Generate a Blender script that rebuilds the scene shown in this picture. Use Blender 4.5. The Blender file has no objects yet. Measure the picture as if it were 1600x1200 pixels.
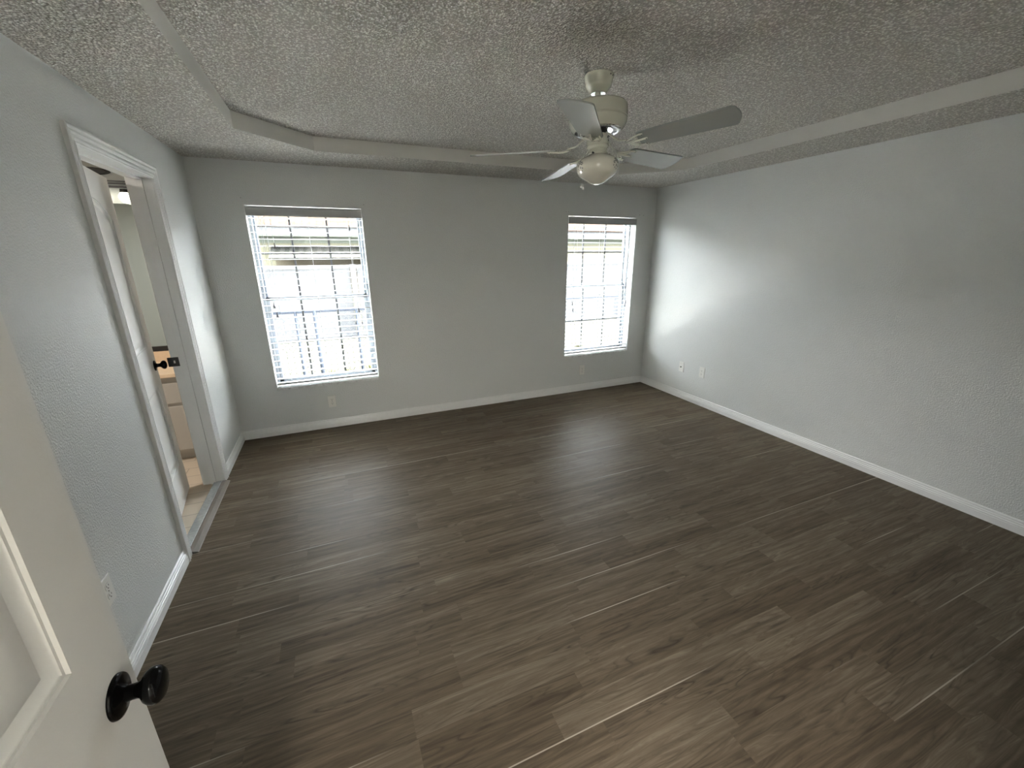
import bpy, bmesh, math, random
from mathutils import Vector, Matrix
random.seed(7)
sc = bpy.context.scene
COL = sc.collection
PI = math.pi

# ------------------------------------------------------------------ camera
CAM = (0.92243, -4.14775, 1.59680)
RC = [[0.921093, 0.369985, 0.121241], [-0.38929, 0.880331, 0.271056], [-0.006445, -0.296865, 0.954898]]
cam = bpy.data.objects.new('camera', bpy.data.cameras.new('camera'))
COL.objects.link(cam)
r_, f_, u_ = [Vector([RC[i][j] for i in range(3)]) for j in range(3)]
m = Matrix((( r_[0], u_[0], -f_[0], CAM[0]), (r_[1], u_[1], -f_[1], CAM[1]), (r_[2], u_[2], -f_[2], CAM[2]), (0, 0, 0, 1)))
cam.matrix_world = m
cam.data.sensor_width = 36.0
cam.data.lens = 646.816 / 1600 * 36.0
cam.data.clip_start = 0.02
sc.camera = cam

# ------------------------------------------------------------------ colour management, sky, sun, lights
vs = sc.view_settings
vs.view_transform = 'Standard'; vs.look = 'None'; vs.gamma = 1.0; vs.use_curve_mapping = False
vs.exposure = 1.42
sc.cycles.use_denoising = True
sc.cycles.max_bounces = 12
sc.cycles.diffuse_bounces = 7
sc.cycles.glossy_bounces = 4
sc.cycles.transparent_max_bounces = 16
sc.cycles.sample_clamp_indirect = 12.0

world = bpy.data.worlds.new('sky'); sc.world = world; world.use_nodes = True
wn = world.node_tree.nodes; wl = world.node_tree.links
bg = wn['Background']
# overcast style sky: three times brighter overhead than at the horizon
w_tc = wn.new('ShaderNodeTexCoord'); w_sp = wn.new('ShaderNodeSeparateXYZ'); w_rp = wn.new('ShaderNodeMapRange')
wl.new(w_tc.outputs['Generated'], w_sp.inputs[0]); wl.new(w_sp.outputs[2], w_rp.inputs['Value'])
w_rp.inputs['From Min'].default_value = 0.0; w_rp.inputs['From Max'].default_value = 1.0
w_rp.inputs['To Min'].default_value = 9.0; w_rp.inputs['To Max'].default_value = 27.0
wl.new(w_rp.outputs[0], bg.inputs['Strength'])
bg.inputs['Color'].default_value = (0.88, 0.94, 1.0, 1)

def light(name, kind, loc, energy, color=(1, 1, 1), rot=(0, 0, 0), **kw):
    d = bpy.data.lights.new(name, kind); d.energy = energy; d.color = color
    for k, v in kw.items(): setattr(d, k, v)
    o = bpy.data.objects.new(name, d); COL.objects.link(o); o.location = loc; o.rotation_euler = rot
    return o
sun = light('sun', 'SUN', (12, -2, 20), 122.0, (1, 0.96, 0.9), angle=0.01)
sun.rotation_euler = Vector((0.50, -0.07, 0.86)).to_track_quat('Z', 'Y').to_euler()
# sampling portals just outside the two window openings (they emit nothing)
for wx0, wx1 in ((0.342, 1.235), (3.337, 4.237)):
    o = light('window_portal', 'AREA', ((wx0 + wx1) / 2, 0.235, 1.225), 1.0, rot=(-PI / 2, 0, 0),
              shape='RECTANGLE', size=wx1 - wx0 + 0.1, size_y=1.62)
    o.data.cycles.is_portal = True
light('hallway_fill', 'AREA', (-0.27, -4.78, 2.28), 125.0, (1.0, 0.95, 0.88), (0, 0, 0), shape='DISK', size=0.9)  # unseen area light added to fill the room through the entry doorway
light('hallway_far_fill', 'AREA', (0.42, -5.9, 2.28), 46.0, (1.0, 0.95, 0.88), (0, 0, 0), shape='RECTANGLE', size=0.16, size_y=1.0)  # second unseen fill, added to lift the back wall and ceiling
light('bathroom_fill', 'AREA', (-1.1, -1.15, 2.28), 12.0, (1.0, 0.92, 0.83), (0, 0, 0), shape='DISK', size=0.3)  # unseen area light added to brighten the bathroom beside its globes

# ------------------------------------------------------------------ helpers
def box(bm, x0, x1, y0, y1, z0, z1, mi=0, M=None):
    vs_ = [bm.verts.new((x, y, z)) for x in (x0, x1) for y in (y0, y1) for z in (z0, z1)]
    if M is not None:
        for v in vs_: v.co = M @ v.co
    idx = ((0, 1, 3, 2), (4, 6, 7, 5), (0, 4, 5, 1), (2, 3, 7, 6), (0, 2, 6, 4), (1, 5, 7, 3))
    fs = []
    for q in idx:
        f = bm.faces.new([vs_[i] for i in q]); f.material_index = mi; fs.append(f)
    return fs

def lathe(bm, prof, n=32, M=None, mi=0, cap0=False, cap1=False):
    rings = []
    for r, z in prof:
        ring = []
        for k in range(n):
            a = 2 * PI * k / n
            v = bm.verts.new((r * math.cos(a), r * math.sin(a), z))
            if M is not None: v.co = M @ v.co
            ring.append(v)
        rings.append(ring)
    for a, b in zip(rings, rings[1:]):
        for k in range(n):
            f = bm.faces.new((a[k], a[(k + 1) % n], b[(k + 1) % n], b[k])); f.material_index = mi
    if cap0: bm.faces.new(rings[0][::-1]).material_index = mi
    if cap1: bm.faces.new(rings[-1]).material_index = mi

def tube(bm, pts, r, n=8, mi=0, rr=None):
    pts = [Vector(p) for p in pts]; rings = []
    for i, p in enumerate(pts):
        d = (pts[min(i + 1, len(pts) - 1)] - pts[max(i - 1, 0)]).normalized()
        up = Vector((0, 0, 1)) if abs(d.z) < 0.9 else Vector((1, 0, 0))
        a = d.cross(up).normalized(); b = d.cross(a).normalized()
        rad = rr[i] if rr else r
        rings.append([bm.verts.new(p + rad * (math.cos(2 * PI * k / n) * a + math.sin(2 * PI * k / n) * b)) for k in range(n)])
    for A, B in zip(rings, rings[1:]):
        for k in range(n):
            bm.faces.new((A[k], A[(k + 1) % n], B[(k + 1) % n], B[k])).material_index = mi
    bm.faces.new(rings[0][::-1]).material_index = mi; bm.faces.new(rings[-1]).material_index = mi

def sphere(bm, c, r, n=16, m_=10, sz=1.0):
    c = Vector(c)
    prof = [(r * math.sin(PI * i / m_), -r * sz * math.cos(PI * i / m_)) for i in range(1, m_)]
    rings = []
    for R_, z in prof:
        rings.append([bm.verts.new(c + Vector((R_ * math.cos(2 * PI * k / n), R_ * math.sin(2 * PI * k / n), z))) for k in range(n)])
    for A, B in zip(rings, rings[1:]):
        for k in range(n): bm.faces.new((A[k], A[(k + 1) % n], B[(k + 1) % n], B[k]))
    for ring, z, fl in ((rings[0], -r * sz, 1), (rings[-1], r * sz, 0)):
        v = bm.verts.new(c + Vector((0, 0, z)))
        for k in range(n):
            t = (v, ring[(k + 1) % n], ring[k]) if fl else (v, ring[k], ring[(k + 1) % n])
            bm.faces.new(t)

def prism(bm, pts, axis, a0, a1, mi=0):
    """closed polygon pts (2D) extruded along axis 0/1/2 from a0 to a1"""
    def P(p, a):
        q = list(p); q.insert(axis, a); return q
    A = [bm.verts.new(P(p, a0)) for p in pts]; B = [bm.verts.new(P(p, a1)) for p in pts]
    n = len(pts)
    for k in range(n): bm.faces.new((A[k], A[(k + 1) % n], B[(k + 1) % n], B[k])).material_index = mi
    bm.faces.new(A[::-1]).material_index = mi; bm.faces.new(B).material_index = mi

def obj(name, bm, mats, parent=None, smooth=False, angle=None, bevel=0.0, label=None):
    bmesh.ops.recalc_face_normals(bm, faces=bm.faces)
    me = bpy.data.meshes.new(name); bm.to_mesh(me); bm.free()
    for mt in (mats if isinstance(mats, (list, tuple)) else [mats]): me.materials.append(mt)
    if smooth or angle:
        me.polygons.foreach_set('use_smooth', [True] * len(me.polygons))
        if angle: me.set_sharp_from_angle(angle=math.radians(angle))
    o = bpy.data.objects.new(name, me); COL.objects.link(o)
    if parent: o.parent = parent
    if bevel:
        b = o.modifiers.new('bevel', 'BEVEL'); b.width = bevel; b.segments = 2; b.limit_method = 'ANGLE'
    if label: o['label'] = label
    return o

def tag(o, label, cat, group=None, kind=None):
    o['label'] = label; o['category'] = cat
    if group: o['group'] = group
    if kind: o['kind'] = kind
    return o

def empty(name, loc, rz=0.0):
    o = bpy.data.objects.new(name, None); COL.objects.link(o)
    o.location = loc; o.rotation_euler = (0, 0, rz); o.empty_display_size = 0.05
    return o

def B(): return bmesh.new()

# ------------------------------------------------------------------ materials
class NT:
    def __init__(s, name):
        s.m = bpy.data.materials.new(name); s.m.use_nodes = True
        s.n = s.m.node_tree.nodes; s.l = s.m.node_tree.links
        s.b = s.n['Principled BSDF']; s.out = s.n['Material Output']
        s._tc = None
    def node(s, t, ins=None, **kw):
        nd = s.n.new(t)
        for k, v in kw.items(): setattr(nd, k, v)
        for k, v in (ins or {}).items():
            if hasattr(v, 'is_output'): s.l.new(v, nd.inputs[k])
            else: nd.inputs[k].default_value = v
        return nd
    def obj(s):
        if s._tc is None: s._tc = s.n.new('ShaderNodeTexCoord')
        return s._tc.outputs['Object']
    def math(s, op, a, b=0.0, c=0.0, clamp=False):
        nd = s.n.new('ShaderNodeMath'); nd.operation = op; nd.use_clamp = clamp
        for i, v in enumerate((a, b, c)):
            if hasattr(v, 'is_output'): s.l.new(v, nd.inputs[i])
            else: nd.inputs[i].default_value = v
        return nd.outputs[0]
    def mix(s, fac, a, b):
        nd = s.n.new('ShaderNodeMix'); nd.data_type = 'RGBA'
        for i, v in ((0, fac), (6, a), (7, b)):
            if hasattr(v, 'is_output'): s.l.new(v, nd.inputs[i])
            else: nd.inputs[i].default_value = v if i == 0 else (*v, 1)
        return nd.outputs[2]
    def noise(s, scale, detail=2.0, rough=0.5, vec=None, dist=0.0):
        nd = s.node('ShaderNodeTexNoise', {'Scale': scale, 'Detail': detail, 'Roughness': rough, 'Distortion': dist})
        s.l.new(vec or s.obj(), nd.inputs['Vector']); return nd.outputs['Fac']
    def ramp(s, fac, stops):
        nd = s.n.new('ShaderNodeValToRGB'); s.l.new(fac, nd.inputs[0]); e = nd.color_ramp.elements
        while len(e) < len(stops): e.new(0.5)
        for el, (p, c) in zip(e, stops):
            el.position = p; el.color = (*c, 1) if hasattr(c, '__len__') else (c, c, c, 1)
        return nd.outputs[0]
    def set(s, **kw):
        for k, v in kw.items():
            k = {'base': 'Base Color', 'rough': 'Roughness', 'metal': 'Metallic', 'spec': 'Specular IOR Level',
                 'coat': 'Coat Weight', 'coatr': 'Coat Roughness', 'normal': 'Normal', 'trans': 'Transmission Weight'}.get(k, k)
            if hasattr(v, 'is_output'): s.l.new(v, s.b.inputs[k])
            else: s.b.inputs[k].default_value = (*v, 1) if isinstance(v, tuple) and len(v) == 3 else v
        return s
    def bump(s, h, strength=0.3, dist=0.01):
        nd = s.node('ShaderNodeBump', {'Strength': strength, 'Distance': dist}); s.l.new(h, nd.inputs['Height'])
        s.l.new(nd.outputs[0], s.b.inputs['Normal']); return nd

def plain(name, col, rough=0.5, metal=0.0, spec=0.5, nscale=None, namp=0.06, bump=None, coat=0.0):
    t = NT(name)
    if nscale:
        f = t.noise(nscale, 3.0)
        c2 = tuple(min(1, c * (1 - namp)) for c in col); c1 = tuple(min(1, c * (1 + namp)) for c in col)
        t.set(base=t.mix(f, c2, c1))
    else: t.set(base=col)
    t.set(rough=rough, metal=metal, spec=spec, coat=coat)
    if bump: t.bump(t.noise(bump[0], 3.0), bump[1], bump[2])
    return t.m

def wall_mat():
    t = NT('painted_drywall')
    big = t.noise(1.3, 2.0); t.set(base=t.mix(big, (0.64, 0.65, 0.635), (0.68, 0.69, 0.67)), rough=0.40, spec=0.6, coat=0.40, coatr=0.42)
    n1 = t.noise(125.0, 2.0, 0.55); n2 = t.noise(260.0, 2.0, 0.6)
    h = t.math('ADD', t.math('MULTIPLY', n1, 0.8), t.math('MULTIPLY', n2, 0.25))
    t.bump(h, 0.55, 0.012)
    return t.m

def popcorn_mat():
    t = NT('popcorn_ceiling')
    v = t.node('ShaderNodeTexVoronoi', {'Scale': 105.0, 'Randomness': 1.0}); t.l.new(t.obj(), v.inputs['Vector'])
    n = t.noise(60.0, 3.0, 0.6)
    h = t.math('ADD', t.math('MULTIPLY', v.outputs['Distance'], -0.9), t.math('MULTIPLY', n, 1.3))
    crevice_shade = t.math('MULTIPLY_ADD', t.math('ADD', n, t.math('MULTIPLY', v.outputs['Distance'], -0.55)), 3.0, -0.55, clamp=True)
    base = t.mix(crevice_shade, (0.42, 0.405, 0.36), (0.97, 0.95, 0.885))  # crevices darkened in the colour, standing in for the granules' self shadow
    big = t.noise(1.1, 2.0)
    base = t.mix(t.math('MULTIPLY', big, 0.25), base, (0.62, 0.56, 0.53))
    t.set(base=base, rough=0.85, spec=0.3)
    t.bump(h, 1.0, 0.014)
    # glitter flakes scattered in the texture
    g = t.node('ShaderNodeTexVoronoi', {'Scale': 130.0, 'Randomness': 1.0}); t.l.new(t.obj(), g.inputs['Vector'])
    sep = t.node('ShaderNodeSeparateColor'); t.l.new(g.outputs['Color'], sep.inputs[0])
    pick = t.math('MULTIPLY', t.math('GREATER_THAN', sep.outputs[0], 0.945), t.math('LESS_THAN', g.outputs['Distance'], 0.40))
    mixn = t.node('ShaderNodeVectorMath', operation='SUBTRACT'); t.l.new(g.outputs['Color'], mixn.inputs[0]); mixn.inputs[1].default_value = (0.5, 0.5, 0.5)
    geo = t.node('ShaderNodeNewGeometry')
    ad = t.node('ShaderNodeVectorMath', operation='ADD'); t.l.new(geo.outputs['Normal'], ad.inputs[0]); t.l.new(mixn.outputs[0], ad.inputs[1])
    nm = t.node('ShaderNodeVectorMath', operation='NORMALIZE'); t.l.new(ad.outputs[0], nm.inputs[0])
    gl = t.node('ShaderNodeBsdfGlossy', {'Color': (0.95, 0.95, 0.93, 1), 'Roughness': 0.42, 'Normal': nm.outputs[0]})
    wd = t.node('ShaderNodeBsdfDiffuse', {'Color': (0.97, 0.96, 0.93, 1)})
    fm = t.node('ShaderNodeMixShader', {0: 0.5}); t.l.new(gl.outputs[0], fm.inputs[1]); t.l.new(wd.outputs[0], fm.inputs[2])
    ms = t.node('ShaderNodeMixShader'); t.l.new(pick, ms.inputs[0]); t.l.new(t.b.outputs[0], ms.inputs[1]); t.l.new(fm.outputs[0], ms.inputs[2])
    t.l.new(ms.outputs[0], t.out.inputs['Surface'])
    return t.m

def floor_mat():
    t = NT('laminate_planks')
    tone = t.node('ShaderNodeAttribute', attribute_name='tone').outputs['Fac']
    offs = t.node('ShaderNodeAttribute', attribute_name='offs').outputs['Fac']
    sep = t.node('ShaderNodeSeparateXYZ'); t.l.new(t.obj(), sep.inputs[0])
    X, Y = sep.outputs[0], sep.outputs[1]
    cb = t.node('ShaderNodeCombineXYZ', {'X': t.math('ADD', t.math('MULTIPLY', X, 1.0), t.math('MULTIPLY', offs, 37.0)),
                                         'Y': t.math('ADD', t.math('MULTIPLY', Y, 11.0), t.math('MULTIPLY', offs, 91.0)), 'Z': t.math('MULTIPLY', offs, 13.0)})
    v1 = cb.outputs[0]
    warp = t.noise(1.6, 2.0, 0.5, vec=v1)
    # growth rings: contour lines of a slow stretched field
    ringf = t.math('FRACT', t.math('MULTIPLY', t.noise(1.0, 2.2, 0.5, vec=v1, dist=0.3), 17.0))
    ring = t.math('ABSOLUTE', t.math('SUBTRACT', ringf, 0.5))
    ring = t.math('POWER', t.math('MULTIPLY', ring, 2.0, clamp=True), 3.0)
    cb2 = t.node('ShaderNodeCombineXYZ', {'X': t.math('ADD', t.math('MULTIPLY', X, 5.0), t.math('MULTIPLY', offs, 53.0)),
                                          'Y': t.math('ADD', t.math('MULTIPLY', Y, 130.0), t.math('MULTIPLY', warp, 22.0)), 'Z': 0.0})
    fine = t.noise(1.0, 4.0, 0.65, vec=cb2.outputs[0])
    cb3 = t.node('ShaderNodeCombineXYZ', {'X': t.math('MULTIPLY', X, 2.2), 'Y': t.math('ADD', t.math('MULTIPLY', Y, 52.0), t.math('MULTIPLY', offs, 71.0)), 'Z': offs})
    streak = t.noise(1.0, 3.0, 0.55, vec=cb3.outputs[0])
    base = t.mix(tone, (0.112, 0.085, 0.055), (0.235, 0.193, 0.137))
    base = t.mix(t.math('MULTIPLY_ADD', streak, 3.2, -1.25, clamp=True), t.mix(0.46, base, (0.060, 0.044, 0.031)), t.mix(0.30, base, (0.27, 0.22, 0.165)))
    base = t.mix(t.math('MULTIPLY_ADD', fine, 2.6, -0.95, clamp=True), t.mix(0.5, base, (0.040, 0.030, 0.022)), base)
    base = t.mix(t.math('MULTIPLY', ring, t.math('MULTIPLY_ADD', warp, 2.6, -1.05, clamp=True)), base, (0.042, 0.031, 0.023))
    # bevelled board seams every second strip, bevel highlight painted pale in places
    sy = t.math('FRACT', t.math('ADD', t.math('DIVIDE', t.math('ADD', Y, 3.09), 0.205), 100.0))
    dl = t.math('MULTIPLY', t.math('MINIMUM', sy, t.math('SUBTRACT', 1.0, sy)), 0.205)
    seam = t.math('LESS_THAN', dl, 0.0022)
    board = t.math('FLOOR', t.math('ADD', t.math('DIVIDE', t.math('ADD', Y, 3.09), 0.205), 0.5))
    sc_ = t.node('ShaderNodeCombineXYZ', {'X': t.math('MULTIPLY', X, 0.9), 'Y': t.math('MULTIPLY', board, 5.37), 'Z': 2.0})
    msk = t.math('MULTIPLY_ADD', t.noise(1.0, 1.0, vec=sc_.outputs[0]), 9.0, -4.75, clamp=True)
    base = t.mix(t.math('MULTIPLY', seam, t.math('MULTIPLY', msk, 0.75)), base, (0.42, 0.37, 0.31))
    t.set(base=base, rough=t.math('MULTIPLY_ADD', fine, 0.12, 0.40), spec=0.05)
    t.bump(t.math('SUBTRACT', fine, t.math('MULTIPLY', seam, 1.5)), 0.10, 0.002)
    return t.m

def glass_mat():
    t = NT('window_glass')
    tr = t.node('ShaderNodeBsdfTransparent', {'Color': (0.96, 0.98, 0.98, 1)})
    gl = t.node('ShaderNodeBsdfGlossy', {'Roughness': 0.0})
    fr = t.node('ShaderNodeFresnel', {'IOR': 1.35})
    ms = t.node('ShaderNodeMixShader'); t.l.new(fr.outputs[0], ms.inputs[0]); t.l.new(tr.outputs[0], ms.inputs[1]); t.l.new(gl.outputs[0], ms.inputs[2])
    t.l.new(ms.outputs[0], t.out.inputs['Surface'])
    return t.m

def emit_mat(name, col, s):
    t = NT(name); t.set(base=col); t.b.inputs['Emission Color'].default_value = (*col, 1); t.b.inputs['Emission Strength'].default_value = s
    return t.m

def tile_mat():
    t = NT('beige_floor_tile')
    br = t.node('ShaderNodeTexBrick', {'Color1': (0.50, 0.42, 0.33, 1), 'Color2': (0.56, 0.47, 0.37, 1), 'Mortar': (0.30, 0.25, 0.2, 1),
                                       'Scale': 1.0, 'Mortar Size': 0.004, 'Brick Width': 0.6, 'Row Height': 0.15})
    t.l.new(t.obj(), br.inputs['Vector'])
    n = t.noise(9.0, 4.0); t.set(base=t.mix(t.math('MULTIPLY', n, 0.4), br.outputs['Color'], (0.62, 0.54, 0.43)), rough=0.35)
    return t.m

def shingle_mat():
    t = NT('roof_shingles')
    br = t.node('ShaderNodeTexBrick', {'Color1': (0.0125, 0.0090, 0.0072, 1), 'Color2': (0.0155, 0.0120, 0.0100, 1), 'Mortar': (0.009, 0.0062, 0.0050, 1),
                                       'Scale': 1.0, 'Mortar Size': 0.012, 'Brick Width': 0.35, 'Row Height': 0.16})
    t.l.new(t.obj(), br.inputs['Vector']); t.set(base=br.outputs['Color'], rough=0.9, spec=0.0)
    return t.m

def marble_mat():
    t = NT('marble_sill')
    n = t.noise(14.0, 6.0, 0.65, dist=1.2)
    t.set(base=t.ramp(n, [(0.3, (0.50, 0.49, 0.48)), (0.52, (0.74, 0.74, 0.73)), (0.7, (0.82, 0.82, 0.82))]), rough=0.25)
    return t.m

M_WALL = wall_mat(); M_POP = popcorn_mat(); M_FLOOR = floor_mat(); M_GLASS = glass_mat()
M_TRIM = plain('white_trim_paint', (0.80, 0.80, 0.79), 0.26, nscale=40, namp=0.02)
M_RISER = plain('ceiling_riser_paint', (0.70, 0.69, 0.655), 0.6, nscale=3, namp=0.03, bump=(120, 0.2, 0.003))
M_DOOR = plain('door_paint', (0.72, 0.715, 0.69), 0.42, nscale=6, namp=0.02, bump=(170, 0.12, 0.002))
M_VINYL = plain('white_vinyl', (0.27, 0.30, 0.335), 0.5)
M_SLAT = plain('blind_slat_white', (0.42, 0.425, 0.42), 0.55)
M_MUNTIN = plain('grey_muntin', (0.055, 0.058, 0.062), 0.5)
M_CORD = plain('blind_cord', (0.55, 0.56, 0.58), 0.8)
M_TASSEL = plain('grey_tassel', (0.16, 0.16, 0.17), 0.6)
M_BLACK = plain('black_knob_metal', (0.002, 0.002, 0.002), 0.14, metal=0.0, spec=0.10)
M_MBLACK = plain('matte_black_metal', (0.012, 0.012, 0.013), 0.4)
M_FAN = plain('fan_cream_enamel', (0.66, 0.66, 0.56), 0.22, coat=0.4)
M_BLADE = plain('fan_blade_grey_white', (0.30, 0.31, 0.295), 0.27, spec=0.6, coat=0.15)
M_PLATE = plain('outlet_ivory', (0.78, 0.77, 0.73), 0.35)
M_SLOT = plain('outlet_slot_dark', (0.05, 0.045, 0.04), 0.6)
M_SCREW = plain('screw_dark', (0.03, 0.03, 0.03), 0.4)
M_MARBLE = marble_mat(); M_TILE = tile_mat(); M_GREYMARBLE = plain('grey_threshold_marble', (0.27, 0.28, 0.275), 0.3, nscale=60, namp=0.35); M_SHINGLE = shingle_mat()
M_OPAL = plain('opal_glass', (0.80, 0.78, 0.68), 0.06, spec=0.6, coat=1.0)
M_PRINT = plain('printed_flower_grey', (0.13, 0.13, 0.14), 0.2)
M_CHROME = plain('chrome', (0.7, 0.7, 0.7), 0.15, metal=1.0)
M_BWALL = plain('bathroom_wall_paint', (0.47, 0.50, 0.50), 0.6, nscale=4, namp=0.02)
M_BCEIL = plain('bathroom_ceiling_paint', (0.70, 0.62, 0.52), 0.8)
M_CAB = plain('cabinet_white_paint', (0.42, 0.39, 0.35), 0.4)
M_COUNTER = plain('beige_counter_laminate', (0.72, 0.55, 0.38), 0.3, nscale=60, namp=0.08)
M_MIRROR = plain('mirror_silver', (0.84, 0.90, 0.88), 0.02, metal=1.0)
M_GLOBE = emit_mat('lit_globe_glass', (1.0, 0.95, 0.80), 1.5)
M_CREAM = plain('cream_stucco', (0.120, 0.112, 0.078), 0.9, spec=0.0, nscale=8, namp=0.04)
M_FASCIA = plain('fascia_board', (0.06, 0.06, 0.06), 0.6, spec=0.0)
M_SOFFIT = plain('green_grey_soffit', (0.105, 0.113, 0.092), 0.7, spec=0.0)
M_PATIO = plain('brown_patio_shade', (0.085, 0.073, 0.052), 0.8, spec=0.0)
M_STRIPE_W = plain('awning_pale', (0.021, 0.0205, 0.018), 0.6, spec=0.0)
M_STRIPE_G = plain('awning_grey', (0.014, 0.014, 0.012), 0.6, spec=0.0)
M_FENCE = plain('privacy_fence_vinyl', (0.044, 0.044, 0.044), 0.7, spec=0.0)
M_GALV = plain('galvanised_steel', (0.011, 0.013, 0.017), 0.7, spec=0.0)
M_GROUND = plain('pale_gravel', (0.50, 0.47, 0.43), 0.95, nscale=30, namp=0.25, bump=(60, 0.4, 0.02))
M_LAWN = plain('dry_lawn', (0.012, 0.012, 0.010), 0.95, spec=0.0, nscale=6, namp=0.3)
M_BOUNCE = plain('white_bounce_ground', (0.80, 0.79, 0.76), 0.9, spec=0.0, nscale=8, namp=0.04)
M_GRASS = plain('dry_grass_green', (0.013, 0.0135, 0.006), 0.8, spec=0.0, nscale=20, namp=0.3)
M_EXT = plain('house_stucco', (0.6, 0.58, 0.54), 0.9)
M_WOODTRANS = plain('transition_wood', (0.125, 0.105, 0.085), 0.45, nscale=30, namp=0.15)
M_HINGE = plain('dark_hinge', (0.03, 0.03, 0.03), 0.4, metal=0.6)

W = 4.498; D = -4.26; Z1 = 2.32; Z2 = 2.414; WT = 0.12; BT = 0.20

# ------------------------------------------------------------------ floor
JOINTS = {-8: [(2.91, 'LD')], -6: [(2.58, 'DL')], -5: [(2.78, 'MD')], -4: [(2.06, 'LD'), (3.29, 'DL')], -3: [(3.16, 'LD')],
 -2: [(1.47, 'DL'), (2.68, 'LD')], 0: [(1.0, 'DL'), (1.71, 'LM')], 1: [(1.2, 'DM'), (1.73, 'MD')], 2: [(1.2, 'ML'), (3.12, 'LD')],
 3: [(1.07, 'DM')], 4: [(0.59, 'MM')], 5: [(0.53, 'MD'), (2.91, 'LD')], 6: [(1.22, 'LL'), (1.92, 'LM')], 7: [(0.34, 'MD'), (1.55, 'LD')],
 8: [(2.07, 'ML'), (2.76, 'LM')], 9: [(0.29, 'ML'), (1.97, 'DM'), (3.18, 'DM')], 10: [(0.29, 'ML')], 13: [(0.3, 'MD'), (0.78, 'LM'), (2.74, 'MM')],
 14: [(0.3, 'MD'), (1.52, 'DL'), (2.74, 'MM')], 18: [(0.33, 'LM'), (0.85, 'LD')], 19: [(1.62, 'DM')], 20: [(1.15, 'LM')], 24: [(1.7, 'ML')]}
TV = {'L': 0.80, 'M': 0.48, 'D': 0.20}
def build_floor():
    rnd = random.Random(11)
    bm = B(); tone = bm.faces.layers.float.new('tone'); offs = bm.faces.layers.float.new('offs')
    S = 0.1025; X0, X1 = -0.02, W + 0.06
    i0 = int(math.floor((D - 0.1 + 3.09) / S)) - 1; i1 = int(math.ceil(3.09 / S)) + 1
    for i in range(i0, i1):
        y0 = -3.09 + i * S; y1 = y0 + S
        ya, yb = max(y0, D - 0.12), min(y1, 0.02)
        if yb <= ya: continue
        known = JOINTS.get(i, [])
        xs = [(x, t) for x, t in known]
        # fill in the rest of the row with joints 0.45 - 0.9 m apart
        pts = [x for x, _ in xs]; allx = list(pts)
        if not pts:
            x = X0 + rnd.uniform(0.1, 0.8)
            while x < X1: allx.append(x); x += rnd.choice((0.42, 0.62, 0.70, 0.70, 0.95))
        else:
            x = pts[0] - rnd.uniform(0.6, 0.95)
            while x > X0 + 0.1: allx.append(x); x -= rnd.uniform(0.55, 0.95)
            for a, b in zip(pts, pts[1:]):
                if b - a > 1.25:
                    k = int((b - a) / 0.75)
                    for j in range(1, k + 1): allx.append(a + (b - a) * j / (k + 1) + rnd.uniform(-0.08, 0.08))
            x = pts[-1] + rnd.uniform(0.55, 0.95)
            while x < X1: allx.append(x); x += rnd.uniform(0.5, 0.95)
        allx = sorted(v for v in allx if X0 + 0.03 < v < X1 - 0.03)
        ed = [X0] + allx + [X1]
        kt = dict(xs)
        for a, b in zip(ed, ed[1:]):
            tv = rnd.choice((0.15, 0.25, 0.35, 0.45, 0.5, 0.6, 0.75))
            if b in kt: tv = TV[kt[b][0]]
            if a in kt: tv = TV[kt[a][1]]
            tv += rnd.uniform(-0.05, 0.05)
            f = bm.faces.new([bm.verts.new(p) for p in ((a, ya, 0), (b, ya, 0), (b, yb, 0), (a, yb, 0))])
            f[tone] = tv; f[offs] = rnd.random()
    bmesh.ops.remove_doubles(bm, verts=bm.verts, dist=1e-5)
    return tag(obj('floor', bm, M_FLOOR), 'grey brown wood laminate plank floor of the bedroom', 'floor', kind='structure')
build_floor()
bm = B(); box(bm, -0.02, W + 0.06, D - 0.12, 0.02, -0.25, -0.003)
tag(obj('floor_slab', bm, M_EXT), 'concrete slab under the laminate floor', 'slab', kind='structure')

# ------------------------------------------------------------------ ceiling with tray
def octo(x0, x1, y0, y1, c):
    return [(x0 + c, y1), (x1 - c, y1), (x1, y1 - c), (x1, y0 + c), (x1 - c, y0), (x0 + c, y0), (x0, y0 + c), (x0, y1 - c)]
TR = octo(0.494, 3.98, -3.725, -0.534, 0.425)
bm = B()
inner = [bm.verts.new((x, y, Z1)) for x, y in TR]
top = [bm.verts.new((x, y, Z2)) for x, y in TR]
outer = [bm.verts.new(p) for p in ((0, 0, Z1), (W, 0, Z1), (W, 0, Z1), (W, D, Z1), (W, D, Z1), (0, D, Z1), (0, D, Z1), (0, 0, Z1))]
for k in range(8):
    j = (k + 1) % 8
    a, b_ = outer[k], outer[j]
    if (a.co - b_.co).length < 1e-6: bm.faces.new((inner[k], inner[j], a))
    else: bm.faces.new((inner[k], inner[j], b_, a))
    f = bm.faces.new((inner[k], inner[j], top[j], top[k])); f.material_index = 1
bm.faces.new(top)
bmesh.ops.remove_doubles(bm, verts=bm.verts, dist=1e-6)
tag(obj('ceiling', bm, [M_POP, M_RISER]), 'sparkly popcorn textured ceiling with a shallow clipped corner tray', 'ceiling', kind='structure')
bm = B(); box(bm, -2.7, W + 0.7, -7.6, 0.95, 2.47, 2.6)
tag(obj('roof', bm, M_EXT), 'roof slab with eave over the bedroom', 'roof', kind='structure')

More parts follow.
